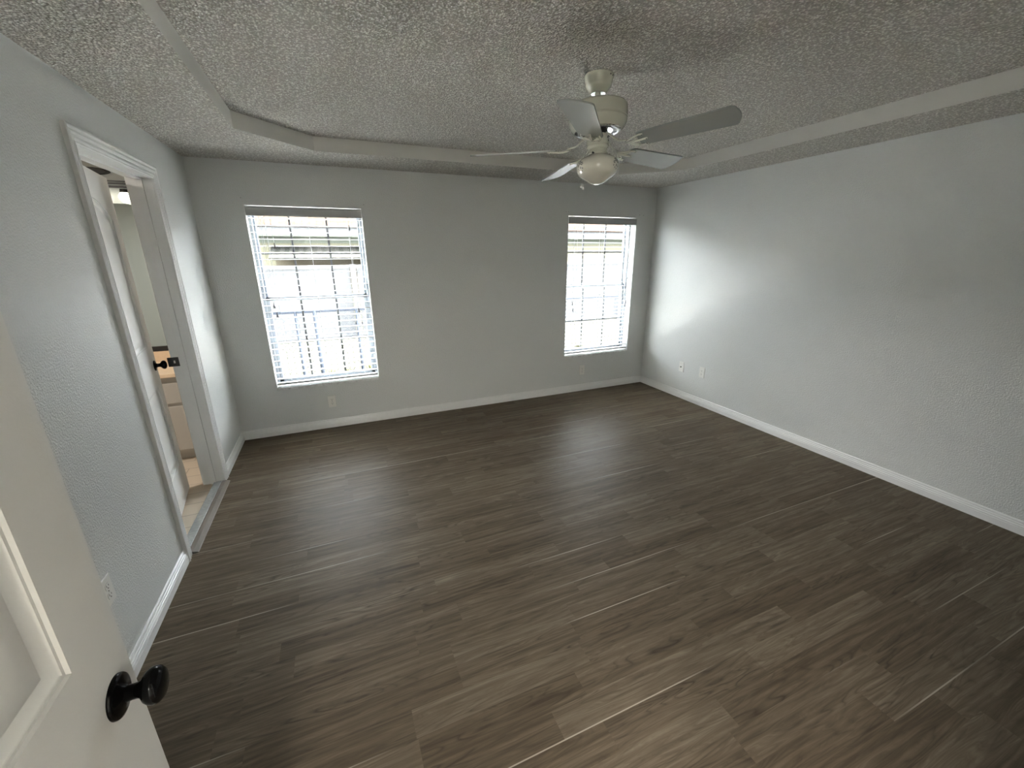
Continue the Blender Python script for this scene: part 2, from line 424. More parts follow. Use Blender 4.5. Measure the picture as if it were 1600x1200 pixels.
# ------------------------------------------------------------------ walls
OY0, OY1, OZ = -1.648, -0.793, 2.05         # bathroom door opening
bm = B()
J = 0.02
for y0, y1, z0, z1 in ((D - 0.12, OY0 - J, -0.2, 2.47), (OY1 + J, 0.0, -0.2, 2.47), (OY0 - J, OY1 + J, OZ + J, 2.47)):
    box(bm, -WT, 0, y0, y1, z0, z1)
tag(obj('wall_left', bm, M_WALL), 'textured pale grey wall with the bathroom doorway', 'wall', kind='structure')
bm = B(); box(bm, W, W + 0.2, D - 0.12, BT, -0.25, 2.47)
tag(obj('wall_right', bm, M_WALL), 'long plain pale grey wall on the right', 'wall', kind='structure')
WIN = [(0.342, 1.235), (3.337, 4.237)]; WZ0, WZ1 = 0.432, 1.998
bm = B()
for x0, x1 in ((-WT, WIN[0][0]), (WIN[0][1], WIN[1][0]), (WIN[1][1], W)): box(bm, x0, x1, 0, BT, -0.25, 2.47)
for x0, x1 in WIN:
    box(bm, x0, x1, 0, BT, -0.25, WZ0); box(bm, x0, x1, 0, BT, WZ1, 2.47)
tag(obj('wall_back', bm, M_WALL), 'pale grey wall with the two blinded windows', 'wall', kind='structure')
EX0, EX1 = 0.515, 1.375                      # entry doorway
bm = B()
box(bm, 0, EX0 - J, D - WT, D, 0, 2.47); box(bm, EX1 + J, W, D - WT, D, 0, 2.47); box(bm, EX0 - J, EX1 + J, D - WT, D, OZ + J, 2.47)
tag(obj('wall_front', bm, M_WALL), 'wall with the entry doorway at the camera end', 'wall', kind='structure')

# hallway behind the camera
bm = B(); box(bm, -0.4, 2.6, -6.5, D - WT, -0.05, 0.0); tag(obj('floor_hallway', bm, M_WOODTRANS), 'hallway floor behind the entry doorway', 'floor', kind='structure')
bm = B()
box(bm, -0.5, -0.4, -6.5, D - WT, 0, 2.32); box(bm, 2.6, 2.7, -6.5, D - WT, 0, 2.32); box(bm, -0.5, 2.7, -6.6, -6.5, 0, 2.32)
tag(obj('wall_hallway', bm, M_WALL), 'hallway walls behind the entry doorway', 'wall', kind='structure')
bm = B(); box(bm, -0.5, 2.7, -6.6, D - WT, 2.32, 2.4); tag(obj('ceiling_hallway', bm, M_RISER), 'hallway ceiling behind the entry doorway', 'ceiling', kind='structure')

# bathroom shell
bm = B(); box(bm, -2.3, -WT, -2.7, 0.26, -0.2, 0.0); box(bm, -WT, -0.055, OY0, OY1, -0.2, 0.0)
tag(obj('floor_bathroom', bm, M_TILE), 'beige wood look tile floor of the bathroom', 'floor', kind='structure')
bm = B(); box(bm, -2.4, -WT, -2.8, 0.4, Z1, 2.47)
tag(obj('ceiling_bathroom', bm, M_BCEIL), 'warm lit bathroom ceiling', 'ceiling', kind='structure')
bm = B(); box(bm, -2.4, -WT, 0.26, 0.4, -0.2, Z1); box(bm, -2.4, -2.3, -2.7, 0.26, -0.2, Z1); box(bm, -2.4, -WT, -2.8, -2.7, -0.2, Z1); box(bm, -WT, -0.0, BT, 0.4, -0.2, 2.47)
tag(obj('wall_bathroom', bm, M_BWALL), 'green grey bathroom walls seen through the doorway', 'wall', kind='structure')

# ------------------------------------------------------------------ baseboards
BASE = [(0, 0), (0.0145, 0), (0.0145, 0.040), (0.0125, 0.0425), (0.0125, 0.0455), (0.0140, 0.048), (0.0120, 0.0535), (0.0095, 0.055), (0.0095, 0.058), (0.0115, 0.060), (0.0095, 0.066), (0.0070, 0.068), (0.0070, 0.071), (0.0085, 0.073), (0.0065, 0.080), (0.0030, 0.083), (0, 0.083)]
def baseboard(name, segs, label):
    bm = B()
    for kind, fix, a, b_ in segs:
        if kind == 'x-': prism(bm, [(fix - d, z) for d, z in BASE], 1, a, b_)      # wall at x=fix, board on -x side
        if kind == 'x+': prism(bm, [(fix + d, z) for d, z in BASE], 1, a, b_)
        if kind == 'y-': prism(bm, [(fix - d, z) for d, z in BASE], 0, a, b_)
        if kind == 'y+': prism(bm, [(fix + d, z) for d, z in BASE], 0, a, b_)
    return tag(obj(name, bm, M_TRIM), label, 'baseboard', kind='structure')
CW = 0.07
baseboard('baseboard_back', [('y-', 0.0, 0, W)], 'white moulded baseboard under the two windows')
baseboard('baseboard_right', [('x-', W, D, 0)], 'white moulded baseboard along the long right wall')
baseboard('baseboard_left', [('x+', 0.0, D, OY0 - CW), ('x+', 0.0, OY1 + CW, 0)], 'white moulded baseboard either side of the bathroom doorway')
baseboard('baseboard_front', [('y+', D, 0, EX0 - CW), ('y+', D, EX1 + CW, W)], 'white moulded baseboard beside the entry doorway')

# ------------------------------------------------------------------ door casings and jambs
CAS = [(0, 0), (0, 0.009), (0.005, 0.0115), (0.008, 0.0115), (0.009, 0.0085), (0.012, 0.0085), (0.014, 0.0120), (0.020, 0.0140), (0.027, 0.0125), (0.029, 0.0090), (0.032, 0.0090),
       (0.034, 0.0140), (0.042, 0.0170), (0.050, 0.0150), (0.052, 0.0115), (0.055, 0.0115), (0.057, 0.0170), (0.062, 0.0190), (0.067, 0.0185), (0.070, 0.0165), (0.070, 0)]   # (distance from opening, thickness)
def casing(bm, pl, a0, a1, zt, sgn):
    """mitred three sided casing. pl: 'x' plane x=0 (opening along y) or 'y' plane"""
    n = len(CAS); path = []
    for w, t in CAS:
        path.append([(a0 - w, 0.0, t), (a0 - w, zt + w, t), (a1 + w, zt + w, t), (a1 + w, 0.0, t)])
    V = [[bm.verts.new(((sgn[0] + sgn[1] * t, a, z) if pl == 'x' else (a, sgn[0] + sgn[1] * t, z))) for a, z, t in row] for row in path]
    for i in range(n - 1):
        for k in range(3): bm.faces.new((V[i][k], V[i][k + 1], V[i + 1][k + 1], V[i + 1][k]))
    bm.faces.new([V[i][0] for i in range(n)]); bm.faces.new([V[i][3] for i in range(n)])
bm = B(); casing(bm, 'x', OY0 - 0.002, OY1 + 0.002, OZ + 0.002, (0, 1))
casing(bm, 'x', OY0 - 0.002, OY1 + 0.002, OZ + 0.002, (-WT, -1))
trim1 = tag(obj('trim_1', bm, M_TRIM), 'white moulded casing around the bathroom doorway', 'door casing', kind='structure')
bm = B()
for y0, y1, z0, z1 in ((OY0 - J, OY0, 0, OZ), (OY1, OY1 + J, 0, OZ), (OY0 - J, OY1 + J, OZ, OZ + J)): box(bm, -WT, 0, y0, y1, z0, z1)
for y0, y1, z0, z1 in ((OY0, OY0 + 0.011, 0, OZ), (OY1 - 0.011, OY1, 0, OZ), (OY0, OY1, OZ - 0.011, OZ)): box(bm, -0.079, -0.046, y0, y1, z0, z1)
fr = tag(obj('trim_2', bm, M_TRIM, bevel=0.001), 'white door jamb and stop lining the bathroom doorway', 'door jamb', kind='structure')
bm = B(); box(bm, -0.150, -0.088, OY1 - 0.0025, OY1 + 0.001, 0.900, 0.962)
strike = obj('strike_plate', bm, M_MBLACK, fr, bevel=0.001, label='black strike plate')
bm = B(); box(bm, -0.118, -0.108, OY1 - 0.0032, OY1 - 0.002, 0.922, 0.940); obj('latch_hole', bm, M_CHROME, strike)
bm = B(); casing(bm, 'y', EX0 - 0.002, EX1 + 0.002, OZ + 0.002, (D, 1))
for x0, x1, z0, z1 in ((EX0 - J, EX0, 0, OZ), (EX1, EX1 + J, 0, OZ), (EX0 - J, EX1 + J, OZ, OZ + J)): box(bm, x0, x1, D - WT, D, z0, z1)
tag(obj('trim_3', bm, M_TRIM), 'white casing and jamb of the entry doorway', 'door casing', kind='structure')
# thresholds
bm = B(); box(bm, -0.062, -0.012, OY0, OY1, 0.0, 0.012)
tag(obj('trim_4', bm, M_GREYMARBLE, bevel=0.003), 'grey marble threshold strip in the bathroom doorway', 'threshold', kind='structure')
bm = B(); prism(bm, [(-0.012, 0), (0.040, 0.0), (0.036, 0.005), (0.014, 0.011), (-0.008, 0.011), (-0.012, 0.009)], 1, OY0 + 0.001, OY1 - 0.001)
tag(obj('trim_5', bm, M_WOODTRANS), 'brown wood reducer strip beside the marble threshold', 'threshold', kind='structure')

# ------------------------------------------------------------------ doors: two panel, arched upper panel
def arch_panel(a0, a1, z0, z1, rise, n=14):
    pts = [(a0, z0), (a1, z0)]
    for k in range(n + 1):
        s = k / n; a = a1 + (a0 - a1) * s
        pts.append((a, z1 + rise * (1 - (2 * s - 1) ** 2)))
    return pts

def inset(pts, d):
    n = len(pts); out = []
    for i in range(n):
        p0, p1, p2 = Vector(pts[i - 1]), Vector(pts[i]), Vector(pts[(i + 1) % n])
        e1 = (p1 - p0).normalized(); e2 = (p2 - p1).normalized()
        n1 = Vector((-e1.y, e1.x)); n2 = Vector((-e2.y, e2.x))
        b_ = (n1 + n2); b_ /= max(1e-6, b_.length_squared / 2)
        out.append(tuple(p1 + b_ * d))
    return out

def door_leaf(w, h, z0, t, name='leaf'):
    """leaf in local coords: a along +x from the hinge, thickness y in [-t, 0], z up"""
    bm = B()
    st = 0.115
    panels = [arch_panel(st, w - st, 0.250, 0.805, 0.0, 2), arch_panel(st, w - st, 1.060, 1.800, 0.095)]
    steps = [(0.0, 0.0), (0.0025, 0.0045), (0.0075, 0.0045), (0.0095, 0.0075), (0.020, 0.0125), (0.027, 0.0125), (0.029, 0.0105), (0.060, 0.0040), (0.064, 0.0040)]
    for side in (0, 1):
        yy = lambda d: (-d if side == 0 else -t + d)
        # face with holes: build by bridging outline grid -> use triangulated fill
        edges = []
        def loop(pts, d):
            vsx = [bm.verts.new((a, yy(d), z)) for a, z in pts]
            return vsx
        outl = loop([(0, z0), (w, z0), (w, h), (0, h)], 0)
        es = [bm.edges.new((outl[i], outl[(i + 1) % 4])) for i in range(4)]
        for P_ in panels:
            rings = [loop(inset(P_, s), d) for s, d in steps]
            n = len(P_)
            es += [bm.edges.new((rings[0][i], rings[0][(i + 1) % n])) for i in range(n)]
            for A, C_ in zip(rings, rings[1:]):
                for i in range(n): bm.faces.new((A[i], A[(i + 1) % n], C_[(i + 1) % n], C_[i]))
            bm.faces.new(rings[-1])
        bmesh.ops.triangle_fill(bm, edges=es, use_beauty=True, use_dissolve=False)
        if side == 0: o0 = outl
        else:
            for i in range(4): bm.faces.new((o0[i], o0[(i + 1) % 4], outl[(i + 1) % 4], outl[i]))
    return bm

KNOB = [(0.0335, 0.0), (0.0335, 0.003), (0.0320, 0.0055), (0.0270, 0.0075), (0.0160, 0.0095), (0.0125, 0.013), (0.0115, 0.020), (0.0120, 0.028),
        (0.0160, 0.0325), (0.0225, 0.0365), (0.0265, 0.0420), (0.0280, 0.0480), (0.0265, 0.0540), (0.0215, 0.0590), (0.0130, 0.0620), (0.0005, 0.0630)]
def make_door(name, w, h, t, loc, rz, knob_z, backset, label, closed_hinge=True):
    root = empty(name, loc, rz)
    obj('leaf', door_leaf(w, h, 0.012, t), M_DOOR, root, angle=40)
    for sy, base in ((1, 0.0), (-1, -t)):
        Mx = Matrix.Translation((w - backset, base, knob_z)) @ Matrix.Rotation(-sy * PI / 2, 4, 'X')
        bm = B(); lathe(bm, KNOB[:6], 40, Mx, cap0=True)
        r_o = obj('rosette', bm, M_BLACK, root, angle=50, label='round black rosette')
        bm = B(); lathe(bm, KNOB[5:], 40, Mx)
        obj('knob', bm, M_BLACK, root, angle=60, label='glossy black round knob')
    bm = B(); box(bm, w, w + 0.0012, -t / 2 - 0.012, -t / 2 + 0.012, knob_z - 0.028, knob_z + 0.028); obj('latch_plate', bm, M_MBLACK, root)
    for z in (0.2, 1.02, 1.85):
        bm = B(); lathe(bm, [(0.006, z - 0.045), (0.006, z + 0.045)], 12, Matrix.Translation((-0.003, -t - 0.004 if closed_hinge else 0.004, 0)), cap0=True, cap1=True)
        obj('hinge', bm, M_HINGE, root)
    return tag(root, label, 'door', kind='structure')
# bathroom door: hinge at the near jamb, ajar into the bathroom
ang = math.atan2(0.855, -0.125)
make_door('door_1', 0.850, 2.038, 0.035, (-0.122, -1.645, 0), ang, 0.930, 0.060, 'white two panel bathroom door standing slightly ajar with black knobs')
# the leaf local y in [-t,0]: local +y faces the bedroom side after rotation by ang
# entry door: open ninety degrees, hinged at the camera end, face towards the room
make_door('door_2', 0.806, 2.038, 0.035, (0.498, -4.219, 0), PI / 2, 0.940, 0.055, 'white two panel entry door standing open at the lower left corner')

# ------------------------------------------------------------------ windows
def window(i, x0, x1):
    root = empty('window_%d' % i, ((x0 + x1) / 2, 0.13, WZ0 + 0.024))
    tag(root, ['white single hung window beside the bathroom end of the wall, gridded panes', 'white single hung window near the right corner of the room, gridded panes'][i - 1], 'window', kind='structure')
    L = lambda bm_: bm_
    ox, oy, oz = root.location
    z0 = WZ0 + 0.024; z1 = WZ1
    def bx(bm, a, b_, y0, y1, c, d): box(bm, a - ox, b_ - ox, y0 - oy, y1 - oy, c - oz, d - oz)
    bm = B()
    fw = 0.022
    bx(bm, x0, x0 + fw, 0.10, BT, z0, z1); bx(bm, x1 - fw, x1, 0.10, BT, z0, z1); bx(bm, x0, x1, 0.10, BT, z1 - fw, z1); bx(bm, x0, x1, 0.10, BT, z0, z0 + fw)
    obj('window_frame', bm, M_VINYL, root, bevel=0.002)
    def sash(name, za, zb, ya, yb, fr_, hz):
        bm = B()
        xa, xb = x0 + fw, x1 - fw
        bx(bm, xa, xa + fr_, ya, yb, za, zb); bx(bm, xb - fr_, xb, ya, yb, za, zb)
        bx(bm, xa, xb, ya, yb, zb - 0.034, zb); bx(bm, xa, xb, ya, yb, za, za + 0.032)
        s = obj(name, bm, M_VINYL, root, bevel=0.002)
        bm = B(); ym = (ya + yb) / 2
        for k in (1, 2):
            xm = x0 + (x1 - x0) * k / 3; bx(bm, xm - 0.008, xm + 0.008, ym - 0.006, ym + 0.006, za + 0.03, zb - 0.03)
        bx(bm, xa + fr_, xb - fr_, ym - 0.006, ym + 0.006, hz - 0.008, hz + 0.008)
        obj('muntin_grid', bm, M_MUNTIN, s)
        bm = B()
        q = [bm.verts.new((a - ox, ym + 0.004 - oy, c - oz)) for a, c in ((xa + 0.01, za + 0.01), (xb - 0.01, za + 0.01), (xb - 0.01, zb - 0.01), (xa + 0.01, zb - 0.01))]
        bm.faces.new(q)
        obj('window_glass', bm, M_GLASS, s)
    sash('upper_sash', 1.222, z1 - fw, 0.155, 0.185, 0.018, 1.625)
    sash('lower_sash', z0 + fw, 1.256, 0.118, 0.150, 0.030, 0.842)
    bm = B(); bx(bm, x0, x1, -0.020, 0.10, WZ0, z0)
    obj('window_sill', bm, M_MARBLE, root, bevel=0.003, label='thin marble sill')
window(1, *WIN[0]); window(2, *WIN[1])

# ------------------------------------------------------------------ blinds
def blind(x0, x1, pitch, tassels, wand, label, lift):
    cx = (x0 + x1) / 2
    root = empty('window_blind', (cx, 0.035, 0.47)); tag(root, label, 'blind', 'white slatted blinds in the two windows')
    def bx(bm, a, b_, y0, y1, c, d): box(bm, a - cx, b_ - cx, y0 - 0.035, y1 - 0.035, c - 0.47, d - 0.47)
    g = 0.006
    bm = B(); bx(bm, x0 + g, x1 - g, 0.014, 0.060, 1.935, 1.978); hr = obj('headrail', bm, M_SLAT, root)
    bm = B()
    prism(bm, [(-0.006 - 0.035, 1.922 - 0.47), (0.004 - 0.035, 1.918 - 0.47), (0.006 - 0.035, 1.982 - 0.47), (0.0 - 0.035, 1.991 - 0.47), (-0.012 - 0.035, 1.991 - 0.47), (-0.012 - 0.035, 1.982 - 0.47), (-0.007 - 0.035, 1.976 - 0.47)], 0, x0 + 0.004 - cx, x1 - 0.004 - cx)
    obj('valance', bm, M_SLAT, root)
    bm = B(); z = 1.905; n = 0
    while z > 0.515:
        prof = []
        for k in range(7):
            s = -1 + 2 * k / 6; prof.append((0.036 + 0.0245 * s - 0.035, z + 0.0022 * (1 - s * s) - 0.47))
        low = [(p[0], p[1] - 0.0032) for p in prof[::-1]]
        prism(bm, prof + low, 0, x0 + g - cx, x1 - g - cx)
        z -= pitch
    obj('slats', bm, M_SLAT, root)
    bm = B(); bx(bm, x0 + g, x1 - g, 0.012, 0.060, lift, lift + 0.017); obj('bottom_rail', bm, M_SLAT, root, bevel=0.003)
    for xl in (x0 + 0.125, (x0 + x1) / 2, x1 - 0.125):
        bm = B()
        for y in (0.0095, 0.0625):
            tube(bm, [(xl - cx, y - 0.035, 1.93 - 0.47), (xl - cx, y - 0.035, lift + 0.01 - 0.47)], 0.0011, 5)
        obj('ladder_cord', bm, M_CORD, root)
    for tx, tz in tassels:
        bm = B(); tube(bm, [(tx - 0.004 - cx, -0.004 - 0.035 + 0.010, 1.93 - 0.47), (tx - cx, -0.034, tz - 0.47)], 0.0012, 5)
        c = obj('lift_cord', bm, M_CORD, root)
        bm = B(); lathe(bm, [(0.002, tz - 0.47 + 0.004), (0.004, tz - 0.47), (0.006, tz - 0.47 - 0.02), (0.009, tz - 0.47 - 0.036), (0.008, tz - 0.47 - 0.040)], 10, Matrix.Translation((tx - cx, -0.034, 0)), cap0=True, cap1=True)
        obj('tassel', bm, M_TASSEL, c, label='small grey cone tassel')
    return root
blind(WIN[0][0], WIN[0][1], 0.0550, [(1.118, 1.855), (0.514, 1.705), (0.433, 1.21), (0.445, 1.13), (1.12, 1.135)], None,
      'white slat blind with widely spaced open slats in the window nearer the bathroom door', 0.474)
blind(WIN[1][0], WIN[1][1], 0.0445, [(3.421, 1.085), (3.432, 1.01), (4.169, 1.07), (4.160, 1.03)], None,
      'white slat blind with closely spaced open slats in the window by the right corner', 0.474)

# small anchors left from a curtain rod
def anchor(x, z, label):
    bm = B(); Mx = Matrix.Translation((x, 0, z)) @ Matrix.Rotation(PI / 2, 4, 'X')
    lathe(bm, [(0.0065, 0.0), (0.0065, 0.002), (0.0045, 0.004)], 12, Mx, cap0=True, cap1=True, mi=1)
    lathe(bm, [(0.0022, 0.003), (0.0022, 0.009)], 8, Mx, cap1=True)
    tag(obj('wall_anchor', bm, [M_SCREW, M_WALL]), label, 'screw', 'leftover curtain rod anchors above the windows')
anchor(0.331, 2.048, 'tiny dark wall anchor above the left corner of the window nearer the bathroom')
anchor(1.258, 2.030, 'tiny dark wall anchor above the right corner of the window nearer the bathroom')
anchor(3.300, 2.036, 'outer of two tiny dark anchors above the left corner of the far right window')
anchor(3.328, 2.036, 'inner of two tiny dark anchors above the left corner of the far right window')
anchor(4.270, 2.030, 'inner of two tiny dark anchors above the right corner of the far right window')
anchor(4.322, 2.028, 'outer tiny dark anchor nearest the right corner of the room')

# ------------------------------------------------------------------ outlets
def outlet(loc, rz, label, coax=False, mat=None):
    root = empty('wall_outlet' if not coax else 'cable_plate', loc, rz)   # local: x along wall, -y into room, z up
    tag(root, label, 'outlet' if not coax else 'cable plate', 'white electric outlets near the floor' if not coax else None)
    bm = B(); w, h = 0.035, 0.0575
    prof = [(0, 0), (0, -0.003), (0.003, -0.006)]
    A = [bm.verts.new((sx * w, 0, sz * h)) for sx, sz in ((-1, -1), (1, -1), (1, 1), (-1, 1))]
    A2 = [bm.verts.new((sx * w, -0.003, sz * h)) for sx, sz in ((-1, -1), (1, -1), (1, 1), (-1, 1))]
    A3 = [bm.verts.new((sx * (w - .003), -0.006, sz * (h - .003))) for sx, sz in ((-1, -1), (1, -1), (1, 1), (-1, 1))]
    for P_, Q_ in ((A, A2), (A2, A3)):
        for k in range(4): bm.faces.new((P_[k], P_[(k + 1) % 4], Q_[(k + 1) % 4], Q_[k]))
    bm.faces.new(A3); bm.faces.new(A[::-1])
    obj('cover_plate', bm, mat or M_PLATE, root)
    if coax:
        bm = B(); lathe(bm, [(0.0055, 0), (0.0055, 0.012), (0.004, 0.014)], 12, Matrix.Translation((0, -0.005, 0)) @ Matrix.Rotation(PI / 2, 4, 'X'), cap1=True)
        obj('coax_socket', bm, M_SLOT, root)
    else:
        for s in (-1, 1):
            bm = B(); cz = s * 0.0195
            pts = [(0.0165 * math.cos(a), cz + max(-0.0135, min(0.0135, 0.0165 * math.sin(a)))) for a in [2 * PI * k / 24 for k in range(24)]]
            prism(bm, pts, 1, -0.0075, -0.005)
            r_ = obj('receptacle', bm, M_PLATE, root)
            bm = B()
            box(bm, -0.0075, -0.0055, -0.0079, -0.0074, cz - 0.001, cz + 0.008); box(bm, 0.0055, 0.0075, -0.0079, -0.0074, cz, cz + 0.007)
            lathe(bm, [(0.0026, 0), (0.0026, 0.0005)], 10, Matrix.Translation((0, -0.0075, cz - 0.007)) @ Matrix.Rotation(PI / 2, 4, 'X'), cap1=True)
            obj('socket_slots', bm, M_SLOT, r_)
        bm = B(); lathe(bm, [(0.003, 0), (0.002, 0.001)], 10, Matrix.Translation((0, -0.006, 0)) @ Matrix.Rotation(PI / 2, 4, 'X'), cap1=True); obj('screw', bm, M_CHROME, root)
outlet((0.782, 0, 0.263), 0, 'white duplex outlet on the back wall below the window nearer the bathroom door')
outlet((3.587, 0, 0.260), 0, 'pale outlet on the back wall below the window near the right corner')
outlet((W, -0.9635, 0.370), -PI / 2, 'white duplex outlet on the right wall, nearer the camera than the cable plate')
outlet((0, -2.395, 0.400), PI / 2, 'white duplex outlet on the left wall, half hidden by the open entry door')
outlet((W, -0.668, 0.363), -PI / 2, 'white cable socket plate on the right wall next to the corner', coax=True)

# ------------------------------------------------------------------ ceiling fan
FX, FY, FP = 2.213, -2.173, 2.300
tx_, ty_ = 0.016, -0.066
nz = Vector((-tx_, -ty_, 1)).normalized(); nx = Vector((1, 0, tx_)).normalized(); ny = nz.cross(nx).normalized(); nx = ny.cross(nz)
TI = Matrix(((nx.x, ny.x, nz.x, 0), (nx.y, ny.y, nz.y, 0), (nx.z, ny.z, nz.z, 0), (0, 0, 0, 1)))
FT = Matrix.Translation((0, 0, FP - Z2)) @ TI @ Matrix.Translation((0, 0, -FP))      # world-z profile -> tilted local (root at ceiling)
fan = empty('ceiling_fan', (FX, FY, Z2)); tag(fan, 'cream five blade ceiling fan with a schoolhouse glass light hanging from the tray ceiling', 'ceiling fan')
bm = B(); lathe(bm, [(0.066, 0), (0.069, -0.004), (0.069, -0.012), (0.065, -0.030), (0.062, -0.040), (0.0625, -0.044), (0.056, -0.054), (0.047, -0.064), (0.038, -0.0725), (0.034, -0.075)], 48)
can = obj('canopy', bm, M_FAN, fan, angle=50)
bm = B(); lathe(bm, [(0.034, -0.075), (0.0345, -0.0775), (0.014, -0.0785)], 40); obj('canopy_ring', bm, M_CHROME, can, angle=50, label='shiny ring under the canopy')
for a in (1.15, 1.45):
    bm = B(); sphere(bm, (0.067 * math.cos(a - 2.4), 0.067 * math.sin(a - 2.4), -0.012), 0.0042, 8, 6); obj('canopy_screw', bm, M_SCREW, can)
bm = B(); lathe(bm, [(0.0135, 2.345), (0.0135, 2.285)], 24, FT); rod = obj('downrod', bm, M_FAN, fan, smooth=True)
bm = B(); lathe(bm, [(0.0135, 2.300), (0.024, 2.298), (0.028, 2.292), (0.060, 2.2905), (0.105, 2.289), (0.134, 2.284), (0.141, 2.276), (0.1425, 2.224), (0.1395, 2.221), (0.1395, 2.218), (0.141, 2.215),
                     (0.138, 2.203), (0.128, 2.186), (0.112, 2.174)], 64, FT)
mot = obj('motor_housing', bm, M_FAN, fan, angle=35)
bm = B(); lathe(bm, [(0.112, 2.174), (0.104, 2.171), (0.070, 2.174), (0.048, 2.172)], 64, FT); obj('motor_plate', bm, M_CHROME, mot, angle=40, label='shiny vented plate under the motor')
bm = B()
for k in range(40):
    a = 2 * PI * k / 40
    Mv = FT @ Matrix.Rotation(a, 4, 'Z') @ Matrix.Translation((0.086, 0, 2.1722)) @ Matrix.Rotation(0.5, 4, 'Z')
    box(bm, -0.013, 0.013, -0.0022, 0.0022, -0.001, 0.001, M=Mv)
obj('motor_vents', bm, M_SCREW, mot)
bm = B(); lathe(bm, [(0.050, 2.174), (0.047, 2.168), (0.046, 2.150)], 32, FT); obj('rotor_hub', bm, M_MBLACK, mot, smooth=True)
ROT0 = 0.215; PIT = -0.236; BZ = 2.099
def blade_shape():
    r0, r1 = 0.208, 0.632; w0, w1 = 0.056, 0.070
    pts = []
    def cor(cx_, cy_, rr, a0, a1, n=6):
        for k in range(n + 1):
            a = a0 + (a1 - a0) * k / n; pts.append((cx_ + rr * math.cos(a), cy_ + rr * math.sin(a)))
    cor(r1 - 0.030, w1 - 0.022, 0.022, PI / 2, 0.15); pts.append((r1 + 0.001, 0.025)); pts.append((r1 + 0.003, 0)); pts.append((r1 + 0.001, -0.025)); cor(r1 - 0.030, -w1 + 0.022, 0.022, -0.15, -PI / 2)
    cor(r0 + 0.02, -w0 + 0.02, 0.02, -PI / 2, -PI); cor(r0 + 0.02, w0 - 0.02, 0.02, PI, PI / 2)
    return pts
proto = []
BL = ['fan blade pointing right, nearly level with the tray corner', 'brightly lit fan blade pointing toward the window wall', 'thin edge on fan blade pointing left', 'short foreshortened fan blade pointing at the camera', 'long broad fan blade pointing to the upper right']
for k in range(5):
    th = ROT0 + k * math.radians(72)
    Mb = FT @ Matrix.Translation((0, 0, BZ)) @ Matrix.Rotation(th, 4, 'Z') @ Matrix.Rotation(PIT, 4, 'X')
    bm = B(); prism(bm, blade_shape(), 2, -0.003, 0.003)
    for v in bm.verts: v.co = Mb @ v.co
    obj('fan_blade', bm, M_BLADE, fan)
    # ornate iron: arm from the hub, forked open scrolls over the blade root
    Ma = FT @ Matrix.Translation((0, 0, BZ)) @ Matrix.Rotation(th, 4, 'Z')
    bm = B()
    arm = [(0.045, 0, 0.060), (0.062, 0, 0.052), (0.085, 0, 0.030), (0.110, 0, 0.012), (0.150, 0, 0.006)]
    tube(bm, [Ma @ Vector(p) for p in arm], 0.006, 8, rr=[0.007, 0.006, 0.005, 0.0045, 0.0045])
    tw = Ma @ Matrix.Rotation(PIT, 4, 'X')
    for s in (-1, 1):
        pts = [(0.145, 0, -0.002), (0.160, s * 0.012, -0.004), (0.180, s * 0.030, -0.008), (0.200, s * 0.041, -0.009), (0.225, s * 0.045, -0.007), (0.240, s * 0.040, -0.005)]
        tube(bm, [tw @ Vector(p) for p in pts], 0.0045, 6)
        pts = [(0.150, 0, -0.002), (0.172, s * 0.006, -0.009), (0.196, s * 0.020, -0.010), (0.206, s * 0.029, -0.009), (0.198, s * 0.037, -0.008), (0.186, s * 0.032, -0.008)]
        tube(bm, [tw @ Vector(p) for p in pts], 0.0038, 6)
    tube(bm, [tw @ Vector(p) for p in ((0.145, 0, -0.002), (0.180, 0, -0.009), (0.225, 0, -0.007), (0.250, 0, -0.005))], 0.0048, 6)
    iron = obj('blade_iron', bm, M_FAN, fan, smooth=True)
    for px, py in ((0.236, 0.040), (0.236, -0.040), (0.246, 0)):
        bm = B(); sphere(bm, tw @ Vector((px, py, -0.006)), 0.0048, 8, 6)
        obj('iron_screw', bm, M_CHROME, iron, smooth=True)
bm = B(); lathe(bm, [(0.040, 2.160), (0.050, 2.157), (0.0535, 2.150), (0.0535, 2.118), (0.051, 2.114), (0.0535, 2.110), (0.0535, 2.103), (0.046, 2.096), (0.036, 2.094)], 48, FT)
sw = obj('switch_housing', bm, M_FAN, fan, angle=40)
for a, z in ((-2.1, 2.124), (-1.05, 2.140), (-0.85, 2.128), (-0.95, 2.148)):
    bm = B(); sphere(bm, FT @ Vector((0.0535 * math.cos(a), 0.0535 * math.sin(a), z)), 0.0034, 8, 6)
    obj('switch_screw', bm, M_SCREW, sw)
bm = B()
prof = [(0.040, 2.097)]
for k in range(6):
    prof += [(0.0445, 2.094 - k * 0.0035), (0.0425, 2.0925 - k * 0.0035)]
prof += [(0.050, 2.074), (0.052, 2.066), (0.050, 2.064)]
lathe(bm, prof, 48, FT); fit = obj('light_fitter', bm, M_FAN, fan, angle=30)
for a in (-2.55, -0.35, 1.6):
    bm = B(); lathe(bm, [(0.0045, -0.004), (0.0045, 0.012), (0.003, 0.014)], 10, FT @ Matrix.Rotation(a, 4, 'Z') @ Matrix.Translation((0.050, 0, 2.070)) @ Matrix.Rotation(PI / 2, 4, 'Y'), cap0=True, cap1=True)
    obj('thumb_screw', bm, M_SCREW, fit)
bm = B(); GP = [(0.046, 2.076), (0.049, 2.070), (0.064, 2.062), (0.084, 2.052), (0.098, 2.040), (0.1045, 2.026), (0.1055, 2.012), (0.102, 1.996), (0.094, 1.982), (0.083, 1.972), (0.066, 1.962), (0.048, 1.951), (0.030, 1.941), (0.015, 1.936), (0.0005, 1.9345)]
